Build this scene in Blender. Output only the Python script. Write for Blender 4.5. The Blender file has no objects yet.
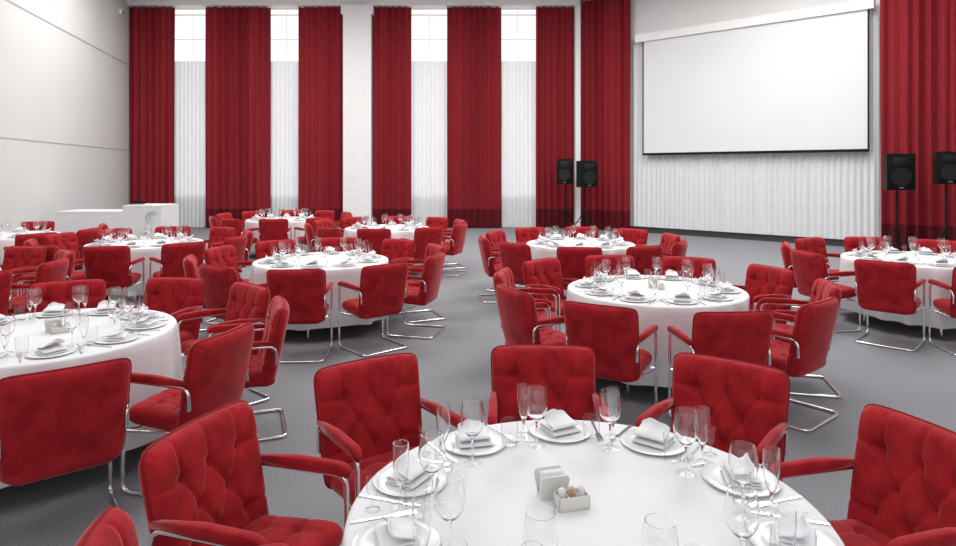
import bpy, bmesh, math, random
from mathutils import Vector, Matrix, noise
random.seed(7)
SC = bpy.context.scene
COL = SC.collection
PI = math.pi
SC.view_settings.view_transform = 'Standard'

# ------------------------------------------------------------------ mesh helpers
class MB:
    def __init__(s): s.v = []; s.f = []
    def add(s, vs, fs):
        o = len(s.v)
        s.v += [tuple(p) for p in vs]
        s.f += [tuple(i + o for i in f) for f in fs]
        return s
    def rbox(s, c, d, b=0.004, seg=2, rot=None):
        bm = bmesh.new(); bmesh.ops.create_cube(bm, size=1)
        for v in bm.verts: v.co = Vector((v.co.x*d[0], v.co.y*d[1], v.co.z*d[2]))
        if b > 0: bmesh.ops.bevel(bm, geom=bm.edges[:], offset=b, segments=seg, profile=.5, affect='EDGES')
        M = Matrix.Translation(c) @ (rot.to_4x4() if rot else Matrix.Identity(4))
        bm.verts.index_update()
        s.add([M @ v.co for v in bm.verts], [[v.index for v in f.verts] for f in bm.faces])
        bm.free(); return s
    def tube(s, pts, r, n=8, closed=False):
        pts = [Vector(p) for p in pts]; N = len(pts); vs = []; fs = []
        T = []
        for i in range(N):
            a = pts[i-1] if (i > 0 or closed) else pts[i]
            b = pts[(i+1) % N] if (i < N-1 or closed) else pts[i]
            T.append((b-a).normalized())
        up = Vector((0, 0, 1)) if abs(T[0].z) < .9 else Vector((1, 0, 0))
        nrm = (up - T[0]*up.dot(T[0])).normalized()
        for i in range(N):
            if i: 
                nrm = (nrm - T[i]*nrm.dot(T[i])).normalized()
            bn = T[i].cross(nrm)
            rr = r[i] if isinstance(r, (list, tuple)) else r
            for k in range(n):
                a = 2*PI*k/n
                vs.append(pts[i] + nrm*math.cos(a)*rr + bn*math.sin(a)*rr)
        M = N if closed else N-1
        for i in range(M):
            j = (i+1) % N
            for k in range(n):
                l = (k+1) % n
                fs.append((i*n+k, i*n+l, j*n+l, j*n+k))
        if not closed:
            fs.append(tuple(range(n-1, -1, -1))); fs.append(tuple((N-1)*n+k for k in range(n)))
        return s.add(vs, fs)
    def lathe(s, prof, n=24, c=(0, 0, 0)):
        vs = []; fs = []; rows = []
        for r, z in prof:
            if r < 1e-6:
                rows.append([len(vs)]); vs.append((c[0], c[1], c[2]+z))
            else:
                rows.append(list(range(len(vs), len(vs)+n)))
                for k in range(n):
                    a = 2*PI*k/n
                    vs.append((c[0]+r*math.cos(a), c[1]+r*math.sin(a), c[2]+z))
        for A, B in zip(rows, rows[1:]):
            if len(A) == 1 and len(B) == 1: continue
            for k in range(n):
                l = (k+1) % n
                if len(A) == 1: fs.append((A[0], B[l], B[k]))
                elif len(B) == 1: fs.append((A[k], A[l], B[0]))
                else: fs.append((A[k], A[l], B[l], B[k]))
        return s.add(vs, fs)
    def slab(s, poly, z0, z1):
        n = len(poly)
        vs = [(x, y, z0) for x, y in poly] + [(x, y, z1) for x, y in poly]
        fs = [tuple(range(n-1, -1, -1)), tuple(range(n, 2*n))]
        fs += [(i, (i+1) % n, n+(i+1) % n, n+i) for i in range(n)]
        return s.add(vs, fs)
    def sweep(s, pts, hw, ht, n=12, p=.6):
        # superellipse section, side axis X, path in the YZ plane
        pts = [Vector(q) for q in pts]; N = len(pts); vs = []; fs = []
        for i in range(N):
            t = (pts[min(i+1, N-1)] - pts[max(i-1, 0)]).normalized()
            upv = Vector((1, 0, 0)).cross(t)
            sc = 1.0
            if i == 0 or i == N-1: sc = .55
            elif i == 1 or i == N-2: sc = .9
            for k in range(n):
                a = 2*PI*k/n
                ca, sa = math.cos(a), math.sin(a)
                cx = math.copysign(abs(ca)**p, ca); cy = math.copysign(abs(sa)**p, sa)
                vs.append(pts[i] + Vector((cx*hw*sc, 0, 0)) + upv*cy*ht*sc)
        for i in range(N-1):
            for k in range(n):
                l = (k+1) % n
                fs.append((i*n+k, i*n+l, (i+1)*n+l, (i+1)*n+k))
        fs.append(tuple(range(n-1, -1, -1))); fs.append(tuple((N-1)*n+k for k in range(n)))
        return s.add(vs, fs)
    def build(s, name, mat, parent=None, angle=45, loc=None, normals=True):
        me = bpy.data.meshes.new(name)
        me.from_pydata(s.v, [], s.f); 
        if normals:
            bm = bmesh.new(); bm.from_mesh(me); bmesh.ops.recalc_face_normals(bm, faces=bm.faces[:]); bm.to_mesh(me); bm.free()
        me.polygons.foreach_set('use_smooth', [True]*len(me.polygons))
        if angle: me.set_sharp_from_angle(angle=math.radians(angle))
        me.materials.append(mat)
        o = bpy.data.objects.new(name, me); COL.objects.link(o)
        if parent: o.parent = parent
        if loc: o.location = loc
        return o

def fillet(pts, r, seg=6):
    pts = [Vector(p) for p in pts]; out = [pts[0]]
    for i in range(1, len(pts)-1):
        a = (pts[i-1]-pts[i]); b = (pts[i+1]-pts[i])
        rr = min(r, a.length*.45, b.length*.45)
        a.normalize(); b.normalize()
        p0 = pts[i]+a*rr; p2 = pts[i]+b*rr
        for k in range(seg+1):
            t = k/seg
            out.append(p0*(1-t)**2 + pts[i]*2*t*(1-t) + p2*t*t)
    out.append(pts[-1]); return out

def pillow(n, m, fn):
    # fn(u, v, side) -> point ; side +1 front, -1 back ; boundary shared
    vs = []; fs = []; F = {}; B = {}
    e = lambda t: t*(1.35-.35*t*t)
    for j in range(m+1):
        for i in range(n+1):
            u = e(-1+2*i/n); v = e(-1+2*j/m)
            F[i, j] = len(vs); vs.append(fn(u, v, 1))
            if i in (0, n) or j in (0, m): B[i, j] = F[i, j]
            else:
                B[i, j] = len(vs); vs.append(fn(u, v, -1))
    for j in range(m):
        for i in range(n):
            fs.append((F[i, j], F[i+1, j], F[i+1, j+1], F[i, j+1]))
            fs.append((B[i, j], B[i, j+1], B[i+1, j+1], B[i+1, j]))
    return vs, fs

def tag(o, label=None, cat=None, group=None, kind=None):
    if label: o['label'] = label
    if cat: o['category'] = cat
    if group: o['group'] = group
    if kind: o['kind'] = kind
    return o
def empty(name, loc=(0, 0, 0), rz=0):
    o = bpy.data.objects.new(name, None); COL.objects.link(o)
    o.location = loc; o.rotation_euler = (0, 0, rz); o.empty_display_size = .1
    return o
def dup(o, loc=None, rz=None, parent=None, skip=()):
    c = o.copy(); COL.objects.link(c)
    if parent: c.parent = parent
    if loc is not None: c.location = loc
    if rz is not None: c.rotation_euler = (0, 0, rz)
    for ch in list(o.children):
        if ch.name.split('.')[0] in skip: continue
        dup(ch, parent=c, skip=skip)
    return c
def struct(o): o['kind'] = 'structure'; return o

# ------------------------------------------------------------------ materials
def pm(name, c1, c2=None, scale=8, detail=4, rough=.5, metal=0, trans=0, sheen=0, stint=None, bump=0, bscale=200, bdist=.004, spec=.5, ior=1.45, coat=0, lo=.3, hi=.7):
    m = bpy.data.materials.new(name); m.use_nodes = True
    nt = m.node_tree; b = nt.nodes['Principled BSDF']
    tc = nt.nodes.new('ShaderNodeTexCoord')
    no = nt.nodes.new('ShaderNodeTexNoise'); no.inputs['Scale'].default_value = scale; no.inputs['Detail'].default_value = detail
    nt.links.new(tc.outputs['Object'], no.inputs['Vector'])
    rp = nt.nodes.new('ShaderNodeValToRGB')
    rp.color_ramp.elements[0].position = lo; rp.color_ramp.elements[1].position = hi
    c2 = c2 or tuple(x*.93 for x in c1)
    rp.color_ramp.elements[0].color = (*c2, 1); rp.color_ramp.elements[1].color = (*c1, 1)
    nt.links.new(no.outputs['Fac'], rp.inputs['Fac']); nt.links.new(rp.outputs['Color'], b.inputs['Base Color'])
    b.inputs['Roughness'].default_value = rough; b.inputs['Metallic'].default_value = metal
    b.inputs['Transmission Weight'].default_value = trans; b.inputs['IOR'].default_value = ior
    b.inputs['Specular IOR Level'].default_value = spec
    b.inputs['Coat Weight'].default_value = coat
    if sheen:
        b.inputs['Sheen Weight'].default_value = sheen; b.inputs['Sheen Roughness'].default_value = .35
        if stint: b.inputs['Sheen Tint'].default_value = (*stint, 1)
    if bump:
        n2 = nt.nodes.new('ShaderNodeTexNoise'); n2.inputs['Scale'].default_value = bscale; n2.inputs['Detail'].default_value = 3
        nt.links.new(tc.outputs['Object'], n2.inputs['Vector'])
        bp = nt.nodes.new('ShaderNodeBump'); bp.inputs['Strength'].default_value = bump; bp.inputs['Distance'].default_value = bdist
        nt.links.new(n2.outputs['Fac'], bp.inputs['Height']); nt.links.new(bp.outputs['Normal'], b.inputs['Normal'])
    return m
M = {}
M['velvet'] = pm('red_velvet', (.39, .018, .024), (.24, .009, .014), scale=10, detail=8, rough=.8, sheen=.6, stint=(1, .42, .42), bump=.28, bscale=50, spec=.1, lo=.34, hi=.66)
M['velvet_pipe'] = pm('red_piping', (.25, .010, .015), rough=.7, spec=.2)
M['chrome'] = pm('chrome', (.82, .82, .84), (.75, .75, .77), rough=.12, metal=1)
M['steel'] = pm('cutlery_steel', (.62, .62, .64), rough=.15, metal=1)
M['cloth'] = pm('white_tablecloth', (.75, .75, .765), (.725, .725, .74), scale=3, rough=.8, bump=.4, bscale=5, bdist=.03, spec=.2)
M['napkin'] = pm('white_napkin', (.82, .82, .84), (.77, .77, .79), rough=.85, bump=.15, bscale=250, spec=.15)
M['china'] = pm('white_china', (.78, .78, .79), (.75, .75, .76), rough=.15)
M['cream'] = pm('grey_white_ceramic', (.70, .69, .67), rough=.35)
M['cream2'] = pm('cream_ceramic', (.69, .67, .62), rough=.35)
M['wood'] = pm('toothpick_wood', (.7, .5, .28), rough=.6)
M['black'] = pm('black_plastic', (.008, .008, .009), rough=.55, spec=.2)
M['grille'] = pm('speaker_grille', (.009, .009, .010), (.004, .004, .004), scale=300, rough=.75, spec=.15)
M['cone'] = pm('dark_cone', (.013, .013, .014), rough=.55, spec=.3)
M['grey'] = pm('grey_plastic', (.25, .25, .26), rough=.4)
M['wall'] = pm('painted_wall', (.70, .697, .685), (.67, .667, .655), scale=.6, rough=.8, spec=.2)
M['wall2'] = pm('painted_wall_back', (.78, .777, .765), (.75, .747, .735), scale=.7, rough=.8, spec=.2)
M['trim'] = pm('grey_trim', (.52, .52, .51), rough=.6)
M['white'] = pm('white_paint', (.84, .84, .83), rough=.5)
M['ceil'] = pm('ceiling_white', (.84, .84, .83), rough=.9)
M['dark'] = pm('dark_baseboard', (.05, .045, .05), rough=.6)
M['screen'] = pm('matte_screen', (.73, .73, .74), (.71, .71, .72), scale=.5, rough=.9, spec=.1)
M['blue'] = pm('logo_blue', (.46, .50, .58), rough=.5)
M['carpet'] = pm('grey_carpet', (.30, .304, .32), (.175, .178, .19), scale=110, detail=4, rough=.95, bump=.4, bscale=260, spec=.1, lo=.34, hi=.66)
M['tablewood'] = pm('table_board', (.5, .38, .25), rough=.6)
def glass():
    m = bpy.data.materials.new('thin_clear_glass'); m.use_nodes = True; nt = m.node_tree; nt.nodes.clear()
    out = nt.nodes.new('ShaderNodeOutputMaterial'); t = nt.nodes.new('ShaderNodeBsdfTransparent'); g = nt.nodes.new('ShaderNodeBsdfGlossy')
    g.inputs['Roughness'].default_value = .02
    lw = nt.nodes.new('ShaderNodeLayerWeight'); lw.inputs['Blend'].default_value = .5
    rp = nt.nodes.new('ShaderNodeValToRGB')
    rp.color_ramp.elements[0].position = .45; rp.color_ramp.elements[0].color = (.98, .982, .985, 1)
    rp.color_ramp.elements[1].position = .97; rp.color_ramp.elements[1].color = (.22, .225, .23, 1)
    e = rp.color_ramp.elements.new(.74); e.color = (.92, .925, .93, 1)
    nt.links.new(lw.outputs['Facing'], rp.inputs['Fac']); nt.links.new(rp.outputs['Color'], t.inputs['Color'])
    pw = nt.nodes.new('ShaderNodeMath'); pw.operation = 'POWER'; pw.inputs[1].default_value = 4.0
    nt.links.new(lw.outputs['Facing'], pw.inputs[0])
    ma = nt.nodes.new('ShaderNodeMath'); ma.operation = 'MULTIPLY_ADD'; ma.inputs[1].default_value = .3; ma.inputs[2].default_value = .05
    nt.links.new(pw.outputs[0], ma.inputs[0])
    mx = nt.nodes.new('ShaderNodeMixShader'); nt.links.new(ma.outputs[0], mx.inputs[0]); nt.links.new(t.outputs[0], mx.inputs[1]); nt.links.new(g.outputs[0], mx.inputs[2])
    nt.links.new(mx.outputs[0], out.inputs['Surface']); return m
M['thin'] = glass()
M['glass'] = pm('clear_glass', (1, 1, 1), (.995, 1, 1), rough=0, trans=1, ior=1.5)
def drape_mat():
    m = pm('red_drape', (.285, .024, .033), (.23, .018, .025), scale=14, detail=3, rough=.85, sheen=.2, stint=(1, .5, .5), spec=.1)
    nt = m.node_tree; b = nt.nodes['Principled BSDF']; tc = [n for n in nt.nodes if n.type == 'TEX_COORD'][0]
    rp = [n for n in nt.nodes if n.type == 'VALTORGB'][0]
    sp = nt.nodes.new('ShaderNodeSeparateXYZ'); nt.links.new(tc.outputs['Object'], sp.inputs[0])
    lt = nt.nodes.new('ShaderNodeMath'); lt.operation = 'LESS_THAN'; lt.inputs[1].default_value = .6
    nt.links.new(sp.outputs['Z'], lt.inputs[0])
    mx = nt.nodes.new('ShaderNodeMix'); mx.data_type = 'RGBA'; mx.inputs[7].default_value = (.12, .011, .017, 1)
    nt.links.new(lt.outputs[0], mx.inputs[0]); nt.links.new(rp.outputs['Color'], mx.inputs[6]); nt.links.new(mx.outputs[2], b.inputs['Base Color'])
    return m
M['drape'] = drape_mat()
def sheer_mat(name, fac, k=1.0):
    m = bpy.data.materials.new(name); m.use_nodes = True; nt = m.node_tree; nt.nodes.clear()
    out = nt.nodes.new('ShaderNodeOutputMaterial'); d = nt.nodes.new('ShaderNodeBsdfDiffuse'); t = nt.nodes.new('ShaderNodeBsdfTranslucent')
    tc = nt.nodes.new('ShaderNodeTexCoord'); n = nt.nodes.new('ShaderNodeTexNoise'); n.inputs['Scale'].default_value = 5
    rp = nt.nodes.new('ShaderNodeValToRGB'); rp.color_ramp.elements[0].color = (.83*k, .84*k, .86*k, 1); rp.color_ramp.elements[1].color = (.90*k, .905*k, .92*k, 1)
    nt.links.new(tc.outputs['Object'], n.inputs['Vector']); nt.links.new(n.outputs['Fac'], rp.inputs['Fac'])
    nt.links.new(rp.outputs['Color'], d.inputs['Color']); nt.links.new(rp.outputs['Color'], t.inputs['Color'])
    mx = nt.nodes.new('ShaderNodeMixShader'); mx.inputs[0].default_value = fac
    nt.links.new(d.outputs[0], mx.inputs[1]); nt.links.new(t.outputs[0], mx.inputs[2]); nt.links.new(mx.outputs[0], out.inputs['Surface'])
    return m
M['sheer'] = sheer_mat('white_sheer', .34)
M['sheer2'] = sheer_mat('white_voile', .12, .90)
def glow(name, col, st):
    m = bpy.data.materials.new(name); m.use_nodes = True; nt = m.node_tree; nt.nodes.clear()
    out = nt.nodes.new('ShaderNodeOutputMaterial'); e = nt.nodes.new('ShaderNodeEmission')
    tc = nt.nodes.new('ShaderNodeTexCoord'); n = nt.nodes.new('ShaderNodeTexNoise'); n.inputs['Scale'].default_value = .8
    rp = nt.nodes.new('ShaderNodeValToRGB'); rp.color_ramp.elements[0].color = (*[c*.85 for c in col], 1); rp.color_ramp.elements[1].color = (*col, 1)
    nt.links.new(tc.outputs['Object'], n.inputs['Vector']); nt.links.new(n.outputs['Fac'], rp.inputs['Fac']); nt.links.new(rp.outputs['Color'], e.inputs['Color'])
    e.inputs['Strength'].default_value = st; nt.links.new(e.outputs[0], out.inputs['Surface']); return m
M['daylight'] = glow('window_daylight', (1, 1, .99), 1.15)

# ------------------------------------------------------------------ camera
H = 1.8; F = 640.0; HZ = 170.0
cd = bpy.data.cameras.new('camera'); cam = bpy.data.objects.new('camera', cd); COL.objects.link(cam)
cam.location = (0, 0, H); cam.rotation_euler = (PI/2, 0, 0)
cd.sensor_width = 36; cd.lens = F/956*36; cd.shift_y = -(273-HZ)/956
cd.clip_start = .05; SC.camera = cam

# ------------------------------------------------------------------ room shell
YB = 20.0; CL = Vector((-10.84, YB)); CR = Vector((3.125, YB)); ZC = 7.05
EL = Vector((.24, -1)).normalized(); NL = Vector((1, .24)).normalized()
ER = Vector((1.12, -1)).normalized(); NR = Vector((-1, -1.12)).normalized()
LL = 22.5; LR = 17.0
def lbuild(mb, name, mat, org, e, parent=None, angle=30):
    # verts given in world space -> object whose axes follow the wall direction
    rz = math.atan2(e.y, e.x)
    T = Matrix.Translation(org) @ Matrix.Rotation(rz, 4, 'Z'); I = T.inverted()
    mb.v = [tuple(I @ Vector(p)) for p in mb.v]
    o = mb.build(name, mat, parent, angle=angle)
    if not parent: o.location = org; o.rotation_euler = (0, 0, rz)
    return o
def quadwall(name, a, b, n, mat, z0=0, z1=ZC, t=.12):
    o = -n*t
    P = [a, b, b+o, a+o]
    mb = MB(); mb.add([(p.x, p.y, z0) for p in P]+[(p.x, p.y, z1) for p in P],
        [(0, 1, 5, 4), (1, 2, 6, 5), (2, 3, 7, 6), (3, 0, 4, 7), (4, 5, 6, 7), (3, 2, 1, 0)])
    return struct(lbuild(mb, name, mat, Vector((a.x, a.y, 0)), (b-a).normalized()))
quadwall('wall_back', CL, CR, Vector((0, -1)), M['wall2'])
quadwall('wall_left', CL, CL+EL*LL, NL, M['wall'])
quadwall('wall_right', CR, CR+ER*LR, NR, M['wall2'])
mb = MB(); mb.rbox((1, 8.6, -.05), (34, 24, .1), 0); struct(mb.build('floor', M['carpet'], angle=30))
mb = MB(); mb.rbox((1, 8.6, ZC+.05), (34, 24, .1), 0); struct(mb.build('ceiling', M['ceil'], angle=30))
def wpt(o, e, n, s, off, z): 
    p = o + e*s + n*off; return (p.x, p.y, z)
def wbox(mb, o, e, n, s0, s1, o0, o1, z0, z1):
    vs = [wpt(o, e, n, s, f, z) for z in (z0, z1) for (s, f) in ((s0, o0), (s1, o0), (s1, o1), (s0, o1))]
    return mb.add(vs, [(0, 1, 5, 4), (1, 2, 6, 5), (2, 3, 7, 6), (3, 0, 4, 7), (4, 5, 6, 7), (3, 2, 1, 0)])
EB = Vector((1, 0)); NB = Vector((0, -1))
O3L = Vector((CL.x, CL.y, 0)); O3R = Vector((CR.x, CR.y, 0))
def bx(px, y=19.8): return (px-478)/F*y - CL.x     # along the back wall
mb = MB(); wbox(mb, CL, EB, NB, 0, 13.96, 0, .42, 6.84, ZC-.002); struct(mb.build('trim_1', M['white'], angle=30))
mb = MB(); wbox(mb, CL, EL, NL, .05, LL, 0, .012, 5.02, 5.055); struct(lbuild(mb, 'trim_2', M['trim'], O3L, EL))
mb = MB(); wbox(mb, CL, EL, NL, .05, LL, 0, .010, 2.40, 2.42); struct(lbuild(mb, 'trim_3', M['trim'], O3L, EL))
mb = MB(); wbox(mb, CL, EL, NL, .05, LL, 0, .03, .0, .12); struct(lbuild(mb, 'baseboard_left', M['dark'], O3L, EL))
mb = MB(); wbox(mb, CR, ER, NR, .1, LR, 0, .04, .0, .16); struct(lbuild(mb, 'baseboard_right', M['dark'], O3R, ER))
mb = MB(); wbox(mb, CL, EB, NB, bx(343, 19.5), bx(371, 19.5), 0, .5, 0, 6.84); wbox(mb, CL, EB, NB, bx(341, 19.5), bx(373, 19.5), 0, .53, 6.55, 6.84); struct(mb.build('trim_4', M['white'], angle=30))
mb = MB(); wbox(mb, CL, EB, NB, bx(575.5, 19.5), bx(580.5, 19.5), 0, .5, 0, 6.84); struct(mb.build('trim_5', M['white'], angle=30))

# curtains
def curtain(name, o, e, n, s0, s1, off, z0, z1, amp, wl, mat, seed, label, cat, group, wob=1.0):
    rows = 16; cols = max(12, int((s1-s0)/(wl/12)))
    mid = o + e*((s0+s1)/2) + n*off
    vs = []; fs = []
    for j in range(rows+1):
        t = j/rows; z = z0+(z1-z0)*t
        for i in range(cols+1):
            s = s0+(s1-s0)*i/cols
            ph = 2*PI*s/wl + wob*2.2*noise.noise(Vector((s*2.1, seed*3.1, 0))) + .3*noise.noise(Vector((s*.8, seed, z*.35)))
            a = amp*(.8+.7*noise.noise(Vector((s*3.7, seed*7, z*.10))))
            d = a*math.sin(ph) + .25*a*math.sin(2*ph+1)
            p = o + e*(s+.35*a*math.cos(ph)) + n*(off+d)
            vs.append((p.x, p.y, z))
    for j in range(rows):
        for i in range(cols):
            k = j*(cols+1)+i
            fs.append((k, k+1, k+cols+2, k+cols+1))
    mb = MB().add(vs, fs); rz = math.atan2(e.y, e.x)
    I = (Matrix.Translation((mid.x, mid.y, 0)) @ Matrix.Rotation(rz, 4, 'Z')).inverted()
    mb.v = [tuple(I @ Vector(p)) for p in mb.v]
    ob = mb.build(name, mat, angle=None, loc=(mid.x, mid.y, 0), normals=False); ob.rotation_euler = (0, 0, rz)
    return tag(ob, label, cat, group)
reds = [(131.5, 175, 'red drape in the far left corner beside the pale wall'),
        (206, 270, 'wide red drape between the two left window strips'),
        (300, 342.5, 'red drape just left of the white column'),
        (371.5, 411, 'red drape just right of the white column'),
        (447, 501, 'red drape between the two window strips right of the column'),
        (535, 575, 'red drape behind the paired speakers, left of the corner strip')]
for k, (a, b, l) in enumerate(reds):
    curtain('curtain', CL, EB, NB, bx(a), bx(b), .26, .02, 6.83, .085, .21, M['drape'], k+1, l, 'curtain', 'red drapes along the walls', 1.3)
def rs(px):
    k = (px-478)/F
    return (YB*k-CR.x)/(ER.x-ER.y*k)
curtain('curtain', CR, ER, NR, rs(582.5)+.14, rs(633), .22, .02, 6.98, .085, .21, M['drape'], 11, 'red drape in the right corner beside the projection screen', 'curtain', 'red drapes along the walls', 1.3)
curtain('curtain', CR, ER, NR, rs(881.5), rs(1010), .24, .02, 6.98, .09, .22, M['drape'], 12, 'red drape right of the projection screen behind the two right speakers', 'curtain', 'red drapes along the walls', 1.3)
sheers = [(175, 206, 'white sheer curtain in the leftmost window strip'), (270, 300, 'white sheer curtain in the second window strip from the left'),
          (411, 447, 'white sheer curtain in the third window strip from the left'), (501, 535, 'white sheer curtain in the rightmost window strip')]
for k, (a, b, l) in enumerate(sheers):
    curtain('sheer_curtain', CL, EB, NB, bx(a)-.1, bx(b)+.1, .10, .02, 5.18, .024, .13, M['sheer'], k+21, l, 'curtain', 'white sheers in the window strips')
    s0, s1 = bx(a)-.15, bx(b)+.15
    mb = MB()
    for (p, q) in ((s0, s0+.06), (s1-.06, s1), ((s0+s1)/2-.005, (s0+s1)/2+.005)): wbox(mb, CL, EB, NB, p, q, .02, .034, .9, 6.82)
    for z, hh_ in ((.9, .07), (5.86, .016), (6.62, .03)): wbox(mb, CL, EB, NB, s0, s1, .02, .034, z, z+hh_)
    w = struct(mb.build('window_%d' % (k+1), M['white'], angle=30))
    mb = MB(); wbox(mb, CL, EB, NB, s0+.02, s1-.02, .005, .03, .92, 6.80); mb.build('pane', M['daylight'], w, angle=30)
curtain('sheer_curtain', CR, ER, NR, rs(636), rs(879), .10, .17, 5.43, .03, .14, M['sheer2'], 31, 'wide white sheer curtain hanging behind and below the projection screen', 'curtain', None)

# projection screen
t = empty('projection_screen', wpt(CR, ER, NR, (rs(643)+rs(869))/2, .3, 2.27), math.atan2(ER.y, ER.x))
tag(t, 'big white pull-down projection screen on the angled wall', 'projection screen')
def wpart(name, mat, par, boxes):
    mb = MB()
    for b_ in boxes: wbox(mb, CR, ER, NR, *b_)
    return lbuild(mb, name, mat, t.location.copy(), ER, par)
a, b = rs(647.5), rs(872)
wpart('screen_surface', M['screen'], t, [(a+.03, b-.03, .29, .30, 2.27, 5.45)])
wpart('screen_border', M['black'], t, [(a, a+.035, .285, .305, 2.25, 5.45), (b-.035, b, .285, .305, 2.25, 5.45), (a, b, .285, .305, 2.245, 2.28)])
wpart('bottom_bar', M['black'], t, [(a, b, .28, .31, 2.215, 2.25)])
wpart('case', M['white'], t, [(rs(641), rs(877), .17, .37, 5.44, 5.66)])
wpart('bracket', M['white'], t, [(rs(650), rs(650)+.12, .15, .18, 5.46, 5.64)]); wpart('bracket', M['white'], t, [(rs(862), rs(862)+.12, .15, .18, 5.46, 5.64)])

# speakers + stands
def stand(loc, rz, hgt, label):
    r = empty('speaker_stand', loc, rz); tag(r, label, 'speaker stand', 'black tripod speaker stands')
    MB().tube([(0, 0, .25), (0, 0, hgt-.012)], .022, 10).build('pole', M['black'], r)
    MB().tube([(0, 0, .55), (0, 0, .64)], .04, 10).build('collar', M['black'], r)
    for k in range(3):
        a = 2*PI*k/3+.5; c, s = math.cos(a), math.sin(a)
        l = MB().tube([(c*.03, s*.03, .6), (c*.45, s*.45, .02)], .014, 8).build('leg', M['black'], r)
        MB().tube([(c*.02, s*.02, .28), (c*.24, s*.24, .31)], .008, 6).build('brace', M['black'], r)
        MB().lathe([(0, 0), (.025, 0), (.025, .035), (0, .035)], 8, (c*.45, s*.45, .0)).build('rubber_foot', M['black'], l)
    return r
def speaker(loc, rz, w, h, label):
    r = empty('loudspeaker', loc, rz); tag(r, label, 'speaker', 'black loudspeakers on stands')
    d = w*.85
    poly = [(-w/2, -d/2), (w/2, -d/2), (w/2, -d*.05), (w*.33, d/2), (-w*.33, d/2), (-w/2, -d*.05)]
    MB().slab(poly, 0, h).build('cabinet', M['black'], r, angle=30)
    MB().rbox((0, -d/2-.008, h*.46), (w*.9, .03, h*.84), .012).build('grille', M['grille'], r)
    MB().rbox((0, -d/2-.02, h*.8), (w*.55, .02, h*.2), .008).build('horn', M['cone'], r)
    ring = MB().lathe([(w*.30, 0), (w*.36, .004), (w*.36, .012), (w*.30, .016), (w*.12, .004), (0, .01)], 24)
    ring.v = [(x, -d/2-.02-z, h*.36+y) for x, y, z in ring.v]
    ring.build('woofer', M['cone'], r)
    MB().rbox((0, -d/2-.026, h*.07), (w*.16, .006, h*.025), .002).build('badge', M['grey'], r)
    MB().rbox((0, 0, h+.008), (w*.4, .05, .016), .006).build('handle', M['black'], r)
def spk(px, Y, y0, y1, wpx, rz, l1, l2):
    X = (px-478)/F*Y; zt = H-(y0-HZ)/F*Y; zb = H-(y1-HZ)/F*Y
    stand((X, Y, 0), .3, zb, l2); speaker((X, Y, zb), rz, wpx/F*Y, zt-zb, l1)
spk(566, 18.9, 159, 184, 16, -.35, 'left one of the paired black speakers by the corner drapes', 'tripod stand under the left one of the paired speakers')
spk(585.5, 18.3, 161, 187, 19, .3, 'right one of the paired black speakers by the corner drapes', 'tripod stand under the right one of the paired speakers')
spk(897, 13.4, 154, 190, 25, -.25, 'black loudspeaker before the right red drape, nearer the screen', 'tripod stand under the right speaker nearer the screen')
spk(946, 12.5, 152, 184, 23, -.3, 'black loudspeaker cut by the right edge of the picture', 'tripod stand under the rightmost speaker')

# desk with logo
DX = -7.72
r = empty('reception_desk', (DX, 14.0, 0)); tag(r, 'solid white reception desk with a pale emblem by the left corner', 'desk')
MB().slab([(-1.25, -.46), (.20, -.46), (.20, .40), (-1.25, .40)], 0, .91).build('counter_base', M['white'], r, angle=30)
MB().slab([(-1.255, -.465), (.20, -.465), (.20, .405), (-1.255, .405)], .91, .92).build('countertop', M['white'], r, angle=30)
MB().slab([(.20, -.47), (1.03, -.50), (1.03, .32), (.20, .32)], 0, 1.04).build('raised_front', M['white'], r, angle=30)
MB().slab([(.195, -.475), (1.035, -.505), (1.035, .325), (.195, .325)], 1.04, 1.05).build('raised_top', M['white'], r, angle=30)
lg = MB()
for (R0, a0, a1, w_) in ((.15, 60, 230, .013), (.105, 40, 200, .011), (.06, 90, 300, .010)):
    pts = [(.86+R0*math.cos(math.radians(a0+(a1-a0)*i/14)), -.497, .78+R0*math.sin(math.radians(a0+(a1-a0)*i/14))) for i in range(15)]
    lg.tube(pts, w_*.8, 6)
tag(lg.build('logo', M['blue'], r), 'grey-blue curved emblem')
r = empty('laptop', (DX+.36, 13.85, 1.05), .2); tag(r, 'small dark laptop lying on the raised end of the white desk', 'laptop')
MB().rbox((0, 0, .008), (.24, .17, .016), .005).build('keyboard_base', M['grey'], r)
MB().rbox((0, .09, .04), (.24, .010, .07), .003).build('display', M['black'], r)
p = wpt(CL, EL, NL, 1.2, .0, 6.45)
r = empty('wall_lamp', p, math.atan2(NL.y, NL.x)-PI/2); tag(r, 'small white lamp high on the left wall near the corner', 'lamp')
MB().rbox((0, .052, 0), (.22, .1, .16), .02).build('housing', M['white'], r); MB().rbox((0, .105, 0), (.16, .02, .1), .008).build('lens', M['grey'], r)

# ------------------------------------------------------------------ armchair
proto = empty('armchair')
BW_T, BW_B = .272, .252
d0 = Vector((0, -.185, .345)); d1 = Vector((0, -.29, .862))
ax = (d1-d0).normalized(); hh = (d1-d0).length/2; ctr = (d0+d1)/2
nf = Vector((0, ax.z, -ax.y))
if nf.y < 0: nf = -nf
btn = [(-.54, .46), (0, .46), (.54, .46), (-.28, .02), (.28, .02), (-.54, -.42), (0, -.42), (.54, -.42)]
seg = []
for i in range(8):
    for j in range(i):
        if abs(btn[i][1]-btn[j][1]) > .2 and abs(btn[i][1]-btn[j][1]) < .6 and abs(btn[i][0]-btn[j][0]) < .4: seg.append((btn[i], btn[j]))
for x in (-.54, 0, .54): seg += [((x, .46), (x*1.05, .97)), ((x, -.42), (x*1.05, -.97))]
for y in (.46, -.42): seg += [((-.54, y), (-.97, y)), ((.54, y), (.97, y))]
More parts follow.
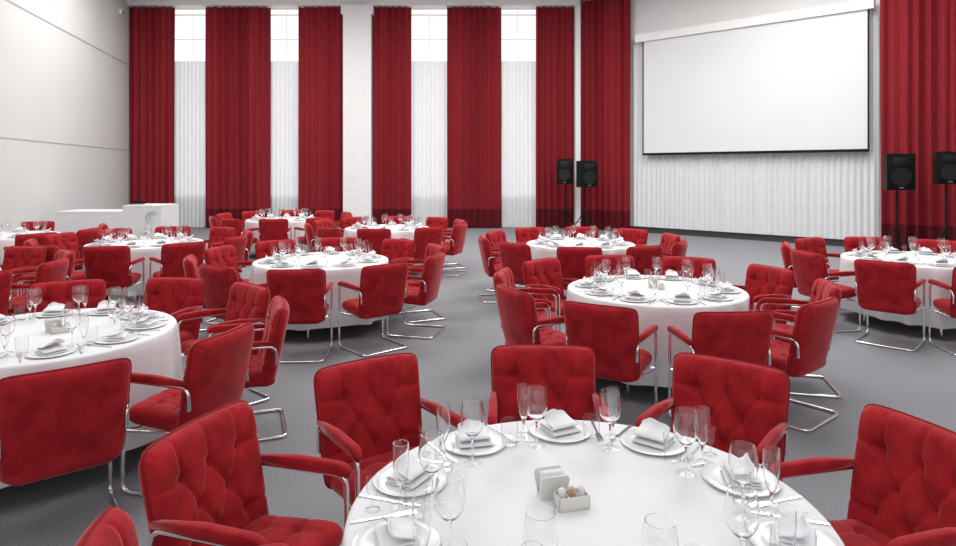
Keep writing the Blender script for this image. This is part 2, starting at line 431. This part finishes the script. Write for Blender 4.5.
def segd(p, a, b):
    ax_, ay_ = a; dx, dy = b[0]-ax_, b[1]-ay_
    t = max(0, min(1, ((p[0]-ax_)*dx+(p[1]-ay_)*dy)/(dx*dx+dy*dy)))
    return math.hypot(p[0]-ax_-t*dx, p[1]-ay_-t*dy)
def tuft(u, v, B, S):
    t = 0
    for (x, y) in B:
        t += .021*math.exp(-((u-x)**2+(v-y)**2)/(2*.065**2))
    c = max(math.exp(-(segd((u, v), a, b)/.032)**2) for a, b in S)
    return t + .011*c
def edge(u, v, p=10): return max(0, (1-abs(u)**p)*(1-abs(v)**p))**.5
def sq(u, v, n=13):
    m = max(abs(u), abs(v))
    if m < 1e-6: return u, v
    a, b = abs(u)/m, abs(v)/m
    k = (a**n+b**n)**(-1/n)
    k = 1+(k-1)*m*m
    return u*k, v*k
def back_pt(u, v, side):
    w = BW_B+(BW_T-BW_B)*(v+1)/2
    U, V = sq(u, v)
    x = U*w; al = V*hh + .008*(1-u*u)*max(0, v)
    e = edge(u, v)
    off = .03*u*u + (.062*e - tuft(u, v, btn, seg)*e if side > 0 else -.046*e)
    return ctr + Vector((x, 0, 0)) + ax*al + nf*off
br = MB().add(*pillow(70, 66, back_pt)).build('backrest', M['velvet'], proto, angle=None)
per = []
for i in range(96):
    t = i/96*4; q = t % 1
    per.append([(-1+2*q, -1), (1, -1+2*q), (1-2*q, 1), (-1, 1-2*q)][int(t)])
MB().tube([back_pt(u, v, 1)+nf*.002 for u, v in per], .006, 6, True).build('piping', M['velvet_pipe'], br)
for (u, v) in btn:
    p = back_pt(u, v, 1)
    b_ = MB().lathe([(0, -.004), (.011, -.002), (.012, .002), (.007, .006), (0, .007)], 10)
    rot = Vector((0, 0, 1)).rotation_difference(nf).to_matrix()
    b_.v = [tuple(rot @ Vector(q)+p) for q in b_.v]
    b_.build('button', M['velvet_pipe'], br)
sbtn = [(-.5, .35), (0, .35), (.5, .35), (-.5, -.3), (0, -.3), (.5, -.3)]
sseg = [((x, .35), (x, .95)) for x in (-.5, 0, .5)]+[((x, .35), (x, -.3)) for x in (-.5, 0, .5)]+[((-.95, y), (.95, y)) for y in (.35, -.3)]
def seat_pt(u, v, side):
    U, V = sq(u, v)
    x = U*.240; y = .0+V*.222
    e = edge(u, v)
    z = .405 + .02*v + (.062*e-tuft(u, v, sbtn, sseg)*e*.7 if side > 0 else -.055*e)
    return Vector((x, y, z))
MB().add(*pillow(44, 44, seat_pt)).build('seat', M['velvet'], proto, angle=None)
AX = .258
for s in (-1, 1):
    pth = fillet([(s*AX, -.225, .640), (s*AX, .0, .653), (s*AX, .18, .652), (s*AX, .224, .632)], .06, 4)
    MB().sweep(pth, .021, .023, 14, .5).build('armrest', M['velvet'], proto, angle=None)
pth = [(AX, -.225, .50), (AX, -.222, .622), (AX, .205, .632), (AX, .212, .0125), (AX, -.29, .0125),
       (-AX, -.29, .0125), (-AX, .212, .0125), (-AX, .205, .632), (-AX, -.222, .622), (-AX, -.225, .50)]
fr = MB().tube(fillet(pth, .055, 6), .0115, 9)
for y in (.16, -.10):
    fr.tube([(-AX, .209, .35)]+[(-AX+.06, y, .345), (AX-.06, y, .345)]+[(AX, .209, .35)], .009, 8)
fr.build('frame', M['chrome'], proto)
tag(proto, 'x', 'chair')

# ------------------------------------------------------------------ tableware prototypes
R_T = .76; ZT = .762
def table_proto():
    r = empty('banquet_table')
    MB().lathe([(0, .722), (R_T-.07, .722), (R_T-.058, .73), (R_T-.058, .75), (R_T-.07, .756), (0, .756)], 48).build('tabletop', M['tablewood'], r)
    for k in range(4):
        a = PI/4+k*PI/2; c, s = math.cos(a), math.sin(a)
        MB().tube([(c*.48, s*.48, .722), (c*.55, s*.55, .002)], .016, 8).build('leg', M['chrome'], r)
    return r
def cloth_mesh(seed, RT):
    n = 200; rings = [(0, ZT), (.2, ZT), (.45, ZT), (.65, ZT), (RT-.02, ZT), (RT-.006, ZT-.003), (RT, ZT-.012)]
    vs = [(0, 0, ZT)]; fs = []; rows = []
    drop = 14
    for r, z in rings[1:]:
        rows.append(range(len(vs), len(vs)+n))
        for k in range(n):
            a = 2*PI*k/n; vs.append((r*math.cos(a), r*math.sin(a), z))
    for j in range(1, drop+1):
        t = j/drop; z = ZT-.012-(ZT-.012-.14)*t
        rows.append(range(len(vs), len(vs)+n))
        for k in range(n):
            a = 2*PI*k/n
            q = .5+.5*math.sin(a*12+2.2*math.sin(a*2+seed)+1.3*math.sin(a*5+seed*3)+seed)
            w = q**1.8
            r = RT+.002-.03*t+.085*w*t**.7*(.75+.25*math.sin(a*3+seed*2))
            vs.append((r*math.cos(a), r*math.sin(a), z+.012*math.sin(3*a+seed)*t))
    for k in range(n): fs.append((0, rows[0][k], rows[0][(k+1) % n]))
    for A, B in zip(rows, rows[1:]):
        for k in range(n):
            l = (k+1) % n; fs.append((A[k], B[k], B[l], A[l]))
    return MB().add(vs, fs)
P = {}
P['plate'] = MB().lathe([(0, .002), (.065, .002), (.068, 0), (.074, 0), (.080, .003), (.118, .0085), (.122, .0105), (.119, .012), (.082, .0073), (.07, .006), (0, .006)], 40).build('plate', M['china'])
def napkin_mesh():
    # a square napkin folded in thirds: soft strip folds, each layer a little askew, the last leaf standing up
    prof = [(-.054, .005), (.048, .005), (.055, .009), (.048, .013), (-.044, .014), (-.052, .019), (-.044, .024), (.038, .027), (.046, .034), (.036, .040), (.0, .048), (-.022, .058), (-.030, .076)]
    prof = fillet([(0, y, z) for y, z in prof], .008, 4)
    th = .0026; N = len(prof); vs = []; fs = []
    cols = 12
    for i in range(cols+1):
        u = -1+2*i/cols
        for sgn in (1, -1):
            for k, q in enumerate(prof):
                t = prof[min(k+1, N-1)]-prof[max(k-1, 0)]; t.normalize()
                nn = Vector((0, -t.z, t.y))
                p = q+nn*th*sgn
                lay = p.z/.06
                vs.append((u*(.064-.010*lay)+.004*lay, p.y+.006*lay*u+.003*lay*math.sin(4*u+1), max(.0015, p.z*(1+.08*lay*u-.18*lay*u*u+.04*lay*math.sin(5*u)))))
    for i in range(cols):
        a = i*2*N; b = (i+1)*2*N
        for k in range(N-1):
            fs.append((a+k, a+k+1, b+k+1, b+k)); fs.append((a+N+k, b+N+k, b+N+k+1, a+N+k+1))
        fs.append((a, b, b+N, a+N)); fs.append((a+N-1, a+2*N-1, b+2*N-1, b+N-1))
    for i in (0, cols):
        a = i*2*N
        for k in range(N-1): fs.append((a+k, a+N+k, a+N+k+1, a+k+1))
    return MB().add(vs, fs)
P['napkin'] = napkin_mesh().build('folded_napkin', M['napkin'], angle=50)
# glasses: refracting bowl and stem with a crisp cut rim; the flat foot lying on the cloth is thin glass
def glassware(name, prof, n, zfoot, angle=32):
    o = MB().lathe(prof, n).build(name, M['glass'], angle=angle)
    o.data.materials.append(M['thin'])
    for f in o.data.polygons:
        if f.center.z < zfoot: f.material_index = 1
    return o
P['wine'] = glassware('wine_glass', [(.034, .0005), (.035, .002), (.02, .0045), (.007, .008), (.0045, .016), (.0038, .05), (.0045, .085), (.008, .095), (.014, .0995), (.02, .104), (.032, .117), (.038, .13), (.0415, .145), (.0425, .158), (.0415, .178), (.038, .2), (.035, .217), (.0337, .217), (.0367, .2), (.0402, .178), (.0412, .158), (.0402, .145), (.0366, .1305), (.0306, .118), (.0193, .1055), (.012, .1025), (0, .1015)], 32, .009)
P['flute'] = glassware('champagne_flute', [(.029, .0005), (.03, .002), (.016, .0045), (.006, .008), (.0045, .018), (.0045, .05), (.0065, .058), (.011, .068), (.019, .09), (.0235, .12), (.025, .15), (.025, .17), (.0245, .195), (.0235, .195), (.024, .17), (.024, .15), (.0224, .12), (.0178, .0905), (.0095, .070), (0, .066)], 28, .009)
P['tumbler'] = MB().lathe([(0, .008), (.025, .007), (.0265, 0), (.028, .003), (.030, .04), (.033, .093), (.0337, .0945), (.0328, .0965), (.0319, .0945), (.0326, .093)], 28).build('water_tumbler', M['thin'], angle=60, normals=False)
P['shot'] = MB().lathe([(.022, 0), (.0225, .002), (.008, .005), (.0045, .01), (.0045, .035), (.012, .044), (.018, .06), (.02, .093), (.0206, .0945), (.0198, .096), (.019, .0945), (.0196, .093)], 20).build('liqueur_glass', M['thin'], angle=None, normals=False)
kn = [(-.006, -.105), (.006, -.105), (.0065, -.02), (.005, 0), (.009, .02), (.0095, .08), (.004, .105), (-.003, .1), (-.006, 0)]
P['knife'] = MB().slab(kn, 0, .003).build('table_knife', M['steel'], angle=30)
fk = [(-.006, -.1), (.006, -.1), (.004, -.02), (.0035, .02), (.011, .038), (.0115, .095), (.0085, .095), (.0075, .055), (.0055, .055), (.005, .095), (.002, .095), (.0015, .055), (-.0015, .055), (-.002, .095), (-.005, .095), (-.0055, .055), (-.0075, .055), (-.0085, .095), (-.0115, .095), (-.011, .038), (-.0035, .02), (-.004, -.02)]
P['fork'] = MB().slab(fk, 0, .003).build('table_fork', M['steel'], angle=30)

HN = ['twelve', 'one', 'two', 'three', 'four', 'five', 'six', 'seven', 'eight', 'nine', 'ten', 'eleven']
def hour(th): return HN[int(round(((90-th) % 360)/30)) % 12]
used = {}
def put(key, loc, rz, label, cat, group):
    src = P[key]
    if key not in used: o = src; used[key] = 1
    else: o = src.copy(); COL.objects.link(o)
    o.location = loc; o.rotation_euler = (0, 0, rz)
    return tag(o, label, cat, group)

TABLES = [
 dict(c=(.325, 1.955), R=.72, seats=[16, 53, 90, 127, 164, 199], ds=[1.10, 1.20, 1.15, 1.19, 1.15, 1.07], sets=[-90, -54, -18, 18, 54, 90, 126, 162, 198, 234], desc='the table nearest the camera', lv=3),
 dict(c=(1.55, 5.6), ph=95, desc='the table behind the nearest one', lv=2),
 dict(c=(-2.76, 4.08), seats=[-53, -17, 17, 50, 84, 118, 154, 190, 226, 268], ds=[1.08, 1.10, 1.17, 1.17, 1.17, 1.17, 1.12, 1.12, 1.12, 1.12], desc='the large table at the left edge', lv=2),
 dict(c=(-1.8, 7.38), ph=-86, desc='the mid-left table across the aisle', lv=1),
 dict(c=(-4.75, 9.15), ph=-80, desc='the table before the white desk', lv=1),
 dict(c=(1.45, 9.08), ph=-100, desc='the table towards the paired speakers', lv=1),
 dict(c=(5.12, 7.5), ph=-136, desc='the table at the right edge', lv=1),
 dict(c=(-1.62, 11.5), ph=-90, desc='the table below the white column', lv=0),
 dict(c=(-4.1, 13.5), ph=-80, desc='the farthest table', lv=0),
 dict(c=(-5.72, 6.4), ph=8, desc='the table cut by the left edge', lv=1),
 dict(c=(-7.55, 10.2), seats=[-38, -2, 34, -74, 106, 142], desc='the back table along the left wall', lv=0),
]
tp = table_proto(); firstC = True
for ti, T in enumerate(TABLES):
    cx, cy = T['c']; desc = T['desc']
    seats = T.get('seats') or [T['ph']+36*k for k in range(10)]
    sets = T.get('sets') or seats
    t = tp if ti == 0 else dup(tp)
    t.location = (cx, cy, 0); t.rotation_euler = (0, 0, random.random())
    tag(t, 'round table on thin metal legs under the cloth, '+desc, 'table', 'round banquet tables')
    cl = cloth_mesh(ti*1.7, T.get('R', R_T)).build('tablecloth', M['cloth'], loc=(cx, cy, 0), angle=None)
    tag(cl, 'long white cloth draped over '+desc, 'tablecloth', 'white tablecloths')
    for si, th in enumerate(seats):
        d = T['ds'][si] if 'ds' in T else T.get('d', 1.10)+random.uniform(0, .04)
        a = math.radians(th+random.uniform(-1, 1))
        x, y = cx+d*math.cos(a), cy+d*math.sin(a)
        rz = a+PI/2+math.radians(random.uniform(-2.5, 2.5))     # chair faces +Y locally -> toward the centre
        fac = Vector((-math.cos(a), -math.sin(a))); tocam = Vector((-x, -y)).normalized(); q = fac.dot(tocam)
        look = 'facing the camera' if q > .55 else ('seen from behind' if q < -.45 else 'seen side-on')
        if firstC: c = proto; firstC = False; c.location = (x, y, 0); c.rotation_euler = (0, 0, rz)
        else: c = dup(proto, (x, y, 0), rz, skip=() if ti == 0 else ('button',))
        tag(c, 'red armchair %s at %s o\'clock of %s' % (look, hour(th), desc), 'chair', 'red velvet chairs around the tables')
    for th in sets:
        a = math.radians(th); rv = Vector((math.cos(a), math.sin(a))); tv = Vector((-math.sin(a), math.cos(a)))
        h = hour(th); C0 = Vector((cx, cy))
        def at(r, tt): 
            p = C0+rv*r+tv*tt; return (p.x, p.y)
        rz = a+PI/2; lv = T['lv']
        tail = "at %s o'clock of %s" % (h, desc)
        full = not (ti == 0 and th in (-90, 234))
        if full:
            x, y = at(.58, 0); put('plate', (x, y, ZT), rz, 'white plate '+tail, 'plate', 'white plates laid on the tables')
            put('napkin', (x, y, ZT+.0063), rz+random.uniform(-.6, .6), 'folded white napkin '+tail, 'napkin', 'folded napkins on the plates')
        j = lambda: random.uniform(-.012, .012)
        x, y = at(.45+j(), .11+j()); put('wine', (x, y, ZT), 0, 'large stemmed wine glass '+tail, 'wine glass', 'wine glasses')
        x, y = at(.54+j(), .155+j()); put('flute', (x, y, ZT), 0, 'slim champagne flute '+tail, 'champagne flute', 'champagne flutes')
        if lv >= 1:
            x, y = at(.46+j(), .20+j()); put('tumbler', (x, y, ZT), 0, 'straight water tumbler '+tail, 'tumbler', 'water tumblers')
        if lv >= 3 and th in (18, 126, 162, 198):
            x, y = at(.615, .20); put('shot', (x, y, ZT), 0, 'tiny stemmed liqueur glass '+tail, 'liqueur glass', 'liqueur glasses')
        if lv >= 2 and full:
            x, y = at(.59, .137); put('knife', (x, y, ZT+.0005), rz, 'steel table knife '+tail, 'knife', 'table knives')
            x, y = at(.59, -.145); put('fork', (x, y, ZT+.0005), rz, 'steel table fork '+tail, 'fork', 'table forks')
# napkin holder, caddy
def centre_set(cx, cy, rz, desc):
    r = empty('napkin_holder', (cx, cy, ZT), rz); tag(r, 'white open napkin holder at the middle of '+desc, 'napkin holder', 'napkin holders')
    MB().rbox((0, 0, .004), (.085, .045, .008), .002).build('base', M['cream'], r)
    for s in (-1, 1):
        pl = MB().slab([(-.042, 0), (.042, 0), (.048, .06), (.040, .072), (-.040, .072), (-.048, .06)], -.002, .002)
        rot = Matrix.Rotation(PI/2-s*.22, 3, 'X')
        pl.v = [tuple(rot @ Vector(p)+Vector((0, s*.019, .007))) for p in pl.v]
        pl.build('holder_panel', M['cream'], r, angle=30)
    n = MB()
    for k in range(5): n.rbox((0, -.008+.004*k, .0445), (.075, .003, .071), .001)
    o = n.build('paper_napkins', M['napkin'], loc=(cx, cy, ZT)); o.rotation_euler = (0, 0, rz)
    tag(o, 'white paper napkins standing in the holder of '+desc, 'paper napkins', 'paper napkins in holders')
    off = Matrix.Rotation(rz, 3, 'Z') @ Vector((.035, -.078, 0))
    L = Vector((cx, cy, ZT))+off
    r = empty('condiment_caddy', L, rz); tag(r, 'small cream box holding shakers at the middle of '+desc, 'condiment box', 'condiment boxes')
    b_ = MB(); b_.rbox((0, 0, .003), (.10, .055, .006), .001)
    for s in (-1, 1): b_.rbox((0, s*.0255, .022), (.10, .004, .04), .0015); b_.rbox((s*.048, 0, .022), (.004, .055, .04), .0015)
    b_.rbox((-.016, 0, .022), (.003, .05, .036), .001); b_.rbox((.016, 0, .022), (.003, .05, .036), .001)
    b_.build('box', M['cream2'], r)
    for k, (dx, nm, lb) in enumerate(((-.032, 'salt_shaker', 'left white shaker'), (.032, 'pepper_shaker', 'right white shaker'))):
        q = Matrix.Rotation(rz, 3, 'Z') @ Vector((dx, 0, .0065))+L
        s_ = empty(nm, q); tag(s_, lb+' in the cream box of '+desc, 'shaker', 'shakers in the boxes')
        MB().lathe([(0, 0), (.012, 0), (.013, .004), (.0115, .04), (0, .04)], 14).build('body', M['china'], s_)
        MB().lathe([(.012, .04), (.012, .048), (.007, .054), (0, .055)], 14).build('cap', M['cream'], s_)
    q = Matrix.Rotation(rz, 3, 'Z') @ Vector((0, 0, .0065))+L
    tk = MB()
    for k in range(14):
        a = k*2.4; rr = .009*math.sqrt(k/14)
        tk.tube([(rr*math.cos(a), rr*math.sin(a), 0), (rr*1.2*math.cos(a), rr*1.2*math.sin(a), .055)], .001, 5)
    tk_o = tk.build('toothpicks', M['wood'], loc=q); tag(tk_o, 'bundle of toothpicks in the cream box of '+desc, 'toothpicks', 'toothpick bundles')
centre_set(.235, 2.04, .25, TABLES[0]['desc'])
centre_set(1.55, 5.65, -.2, TABLES[1]['desc'])
centre_set(-2.74, 4.13, .6, TABLES[2]['desc'])

# ------------------------------------------------------------------ light
w = bpy.data.worlds.new('world'); SC.world = w; w.use_nodes = True
bg = w.node_tree.nodes['Background']; bg.inputs['Color'].default_value = (.97, .98, 1, 1); bg.inputs['Strength'].default_value = .74
def area(name, loc, size, e, rot=(0, 0, 0), col=(1, .993, .985)):
    l = bpy.data.lights.new(name, 'AREA'); l.shape = 'RECTANGLE'; l.size, l.size_y = size; l.energy = e; l.color = col
    o = bpy.data.objects.new(name, l); COL.objects.link(o); o.location = loc; o.rotation_euler = rot; return o
for (x, y, e) in ((-4, 2.5, 95), (2.5, 2.5, 90), (-4, 8, 240), (3, 8, 280), (-6.5, 14.5, 300), (-.5, 14.5, 340), (5.5, 12, 410)):
    area('ceiling_light', (x, y, 6.95), (4, 4), e)
area('window_light', (1.5, -2.6, 3.6), (9, 4), 75, (math.radians(80), 0, 0), (.97, .98, 1))
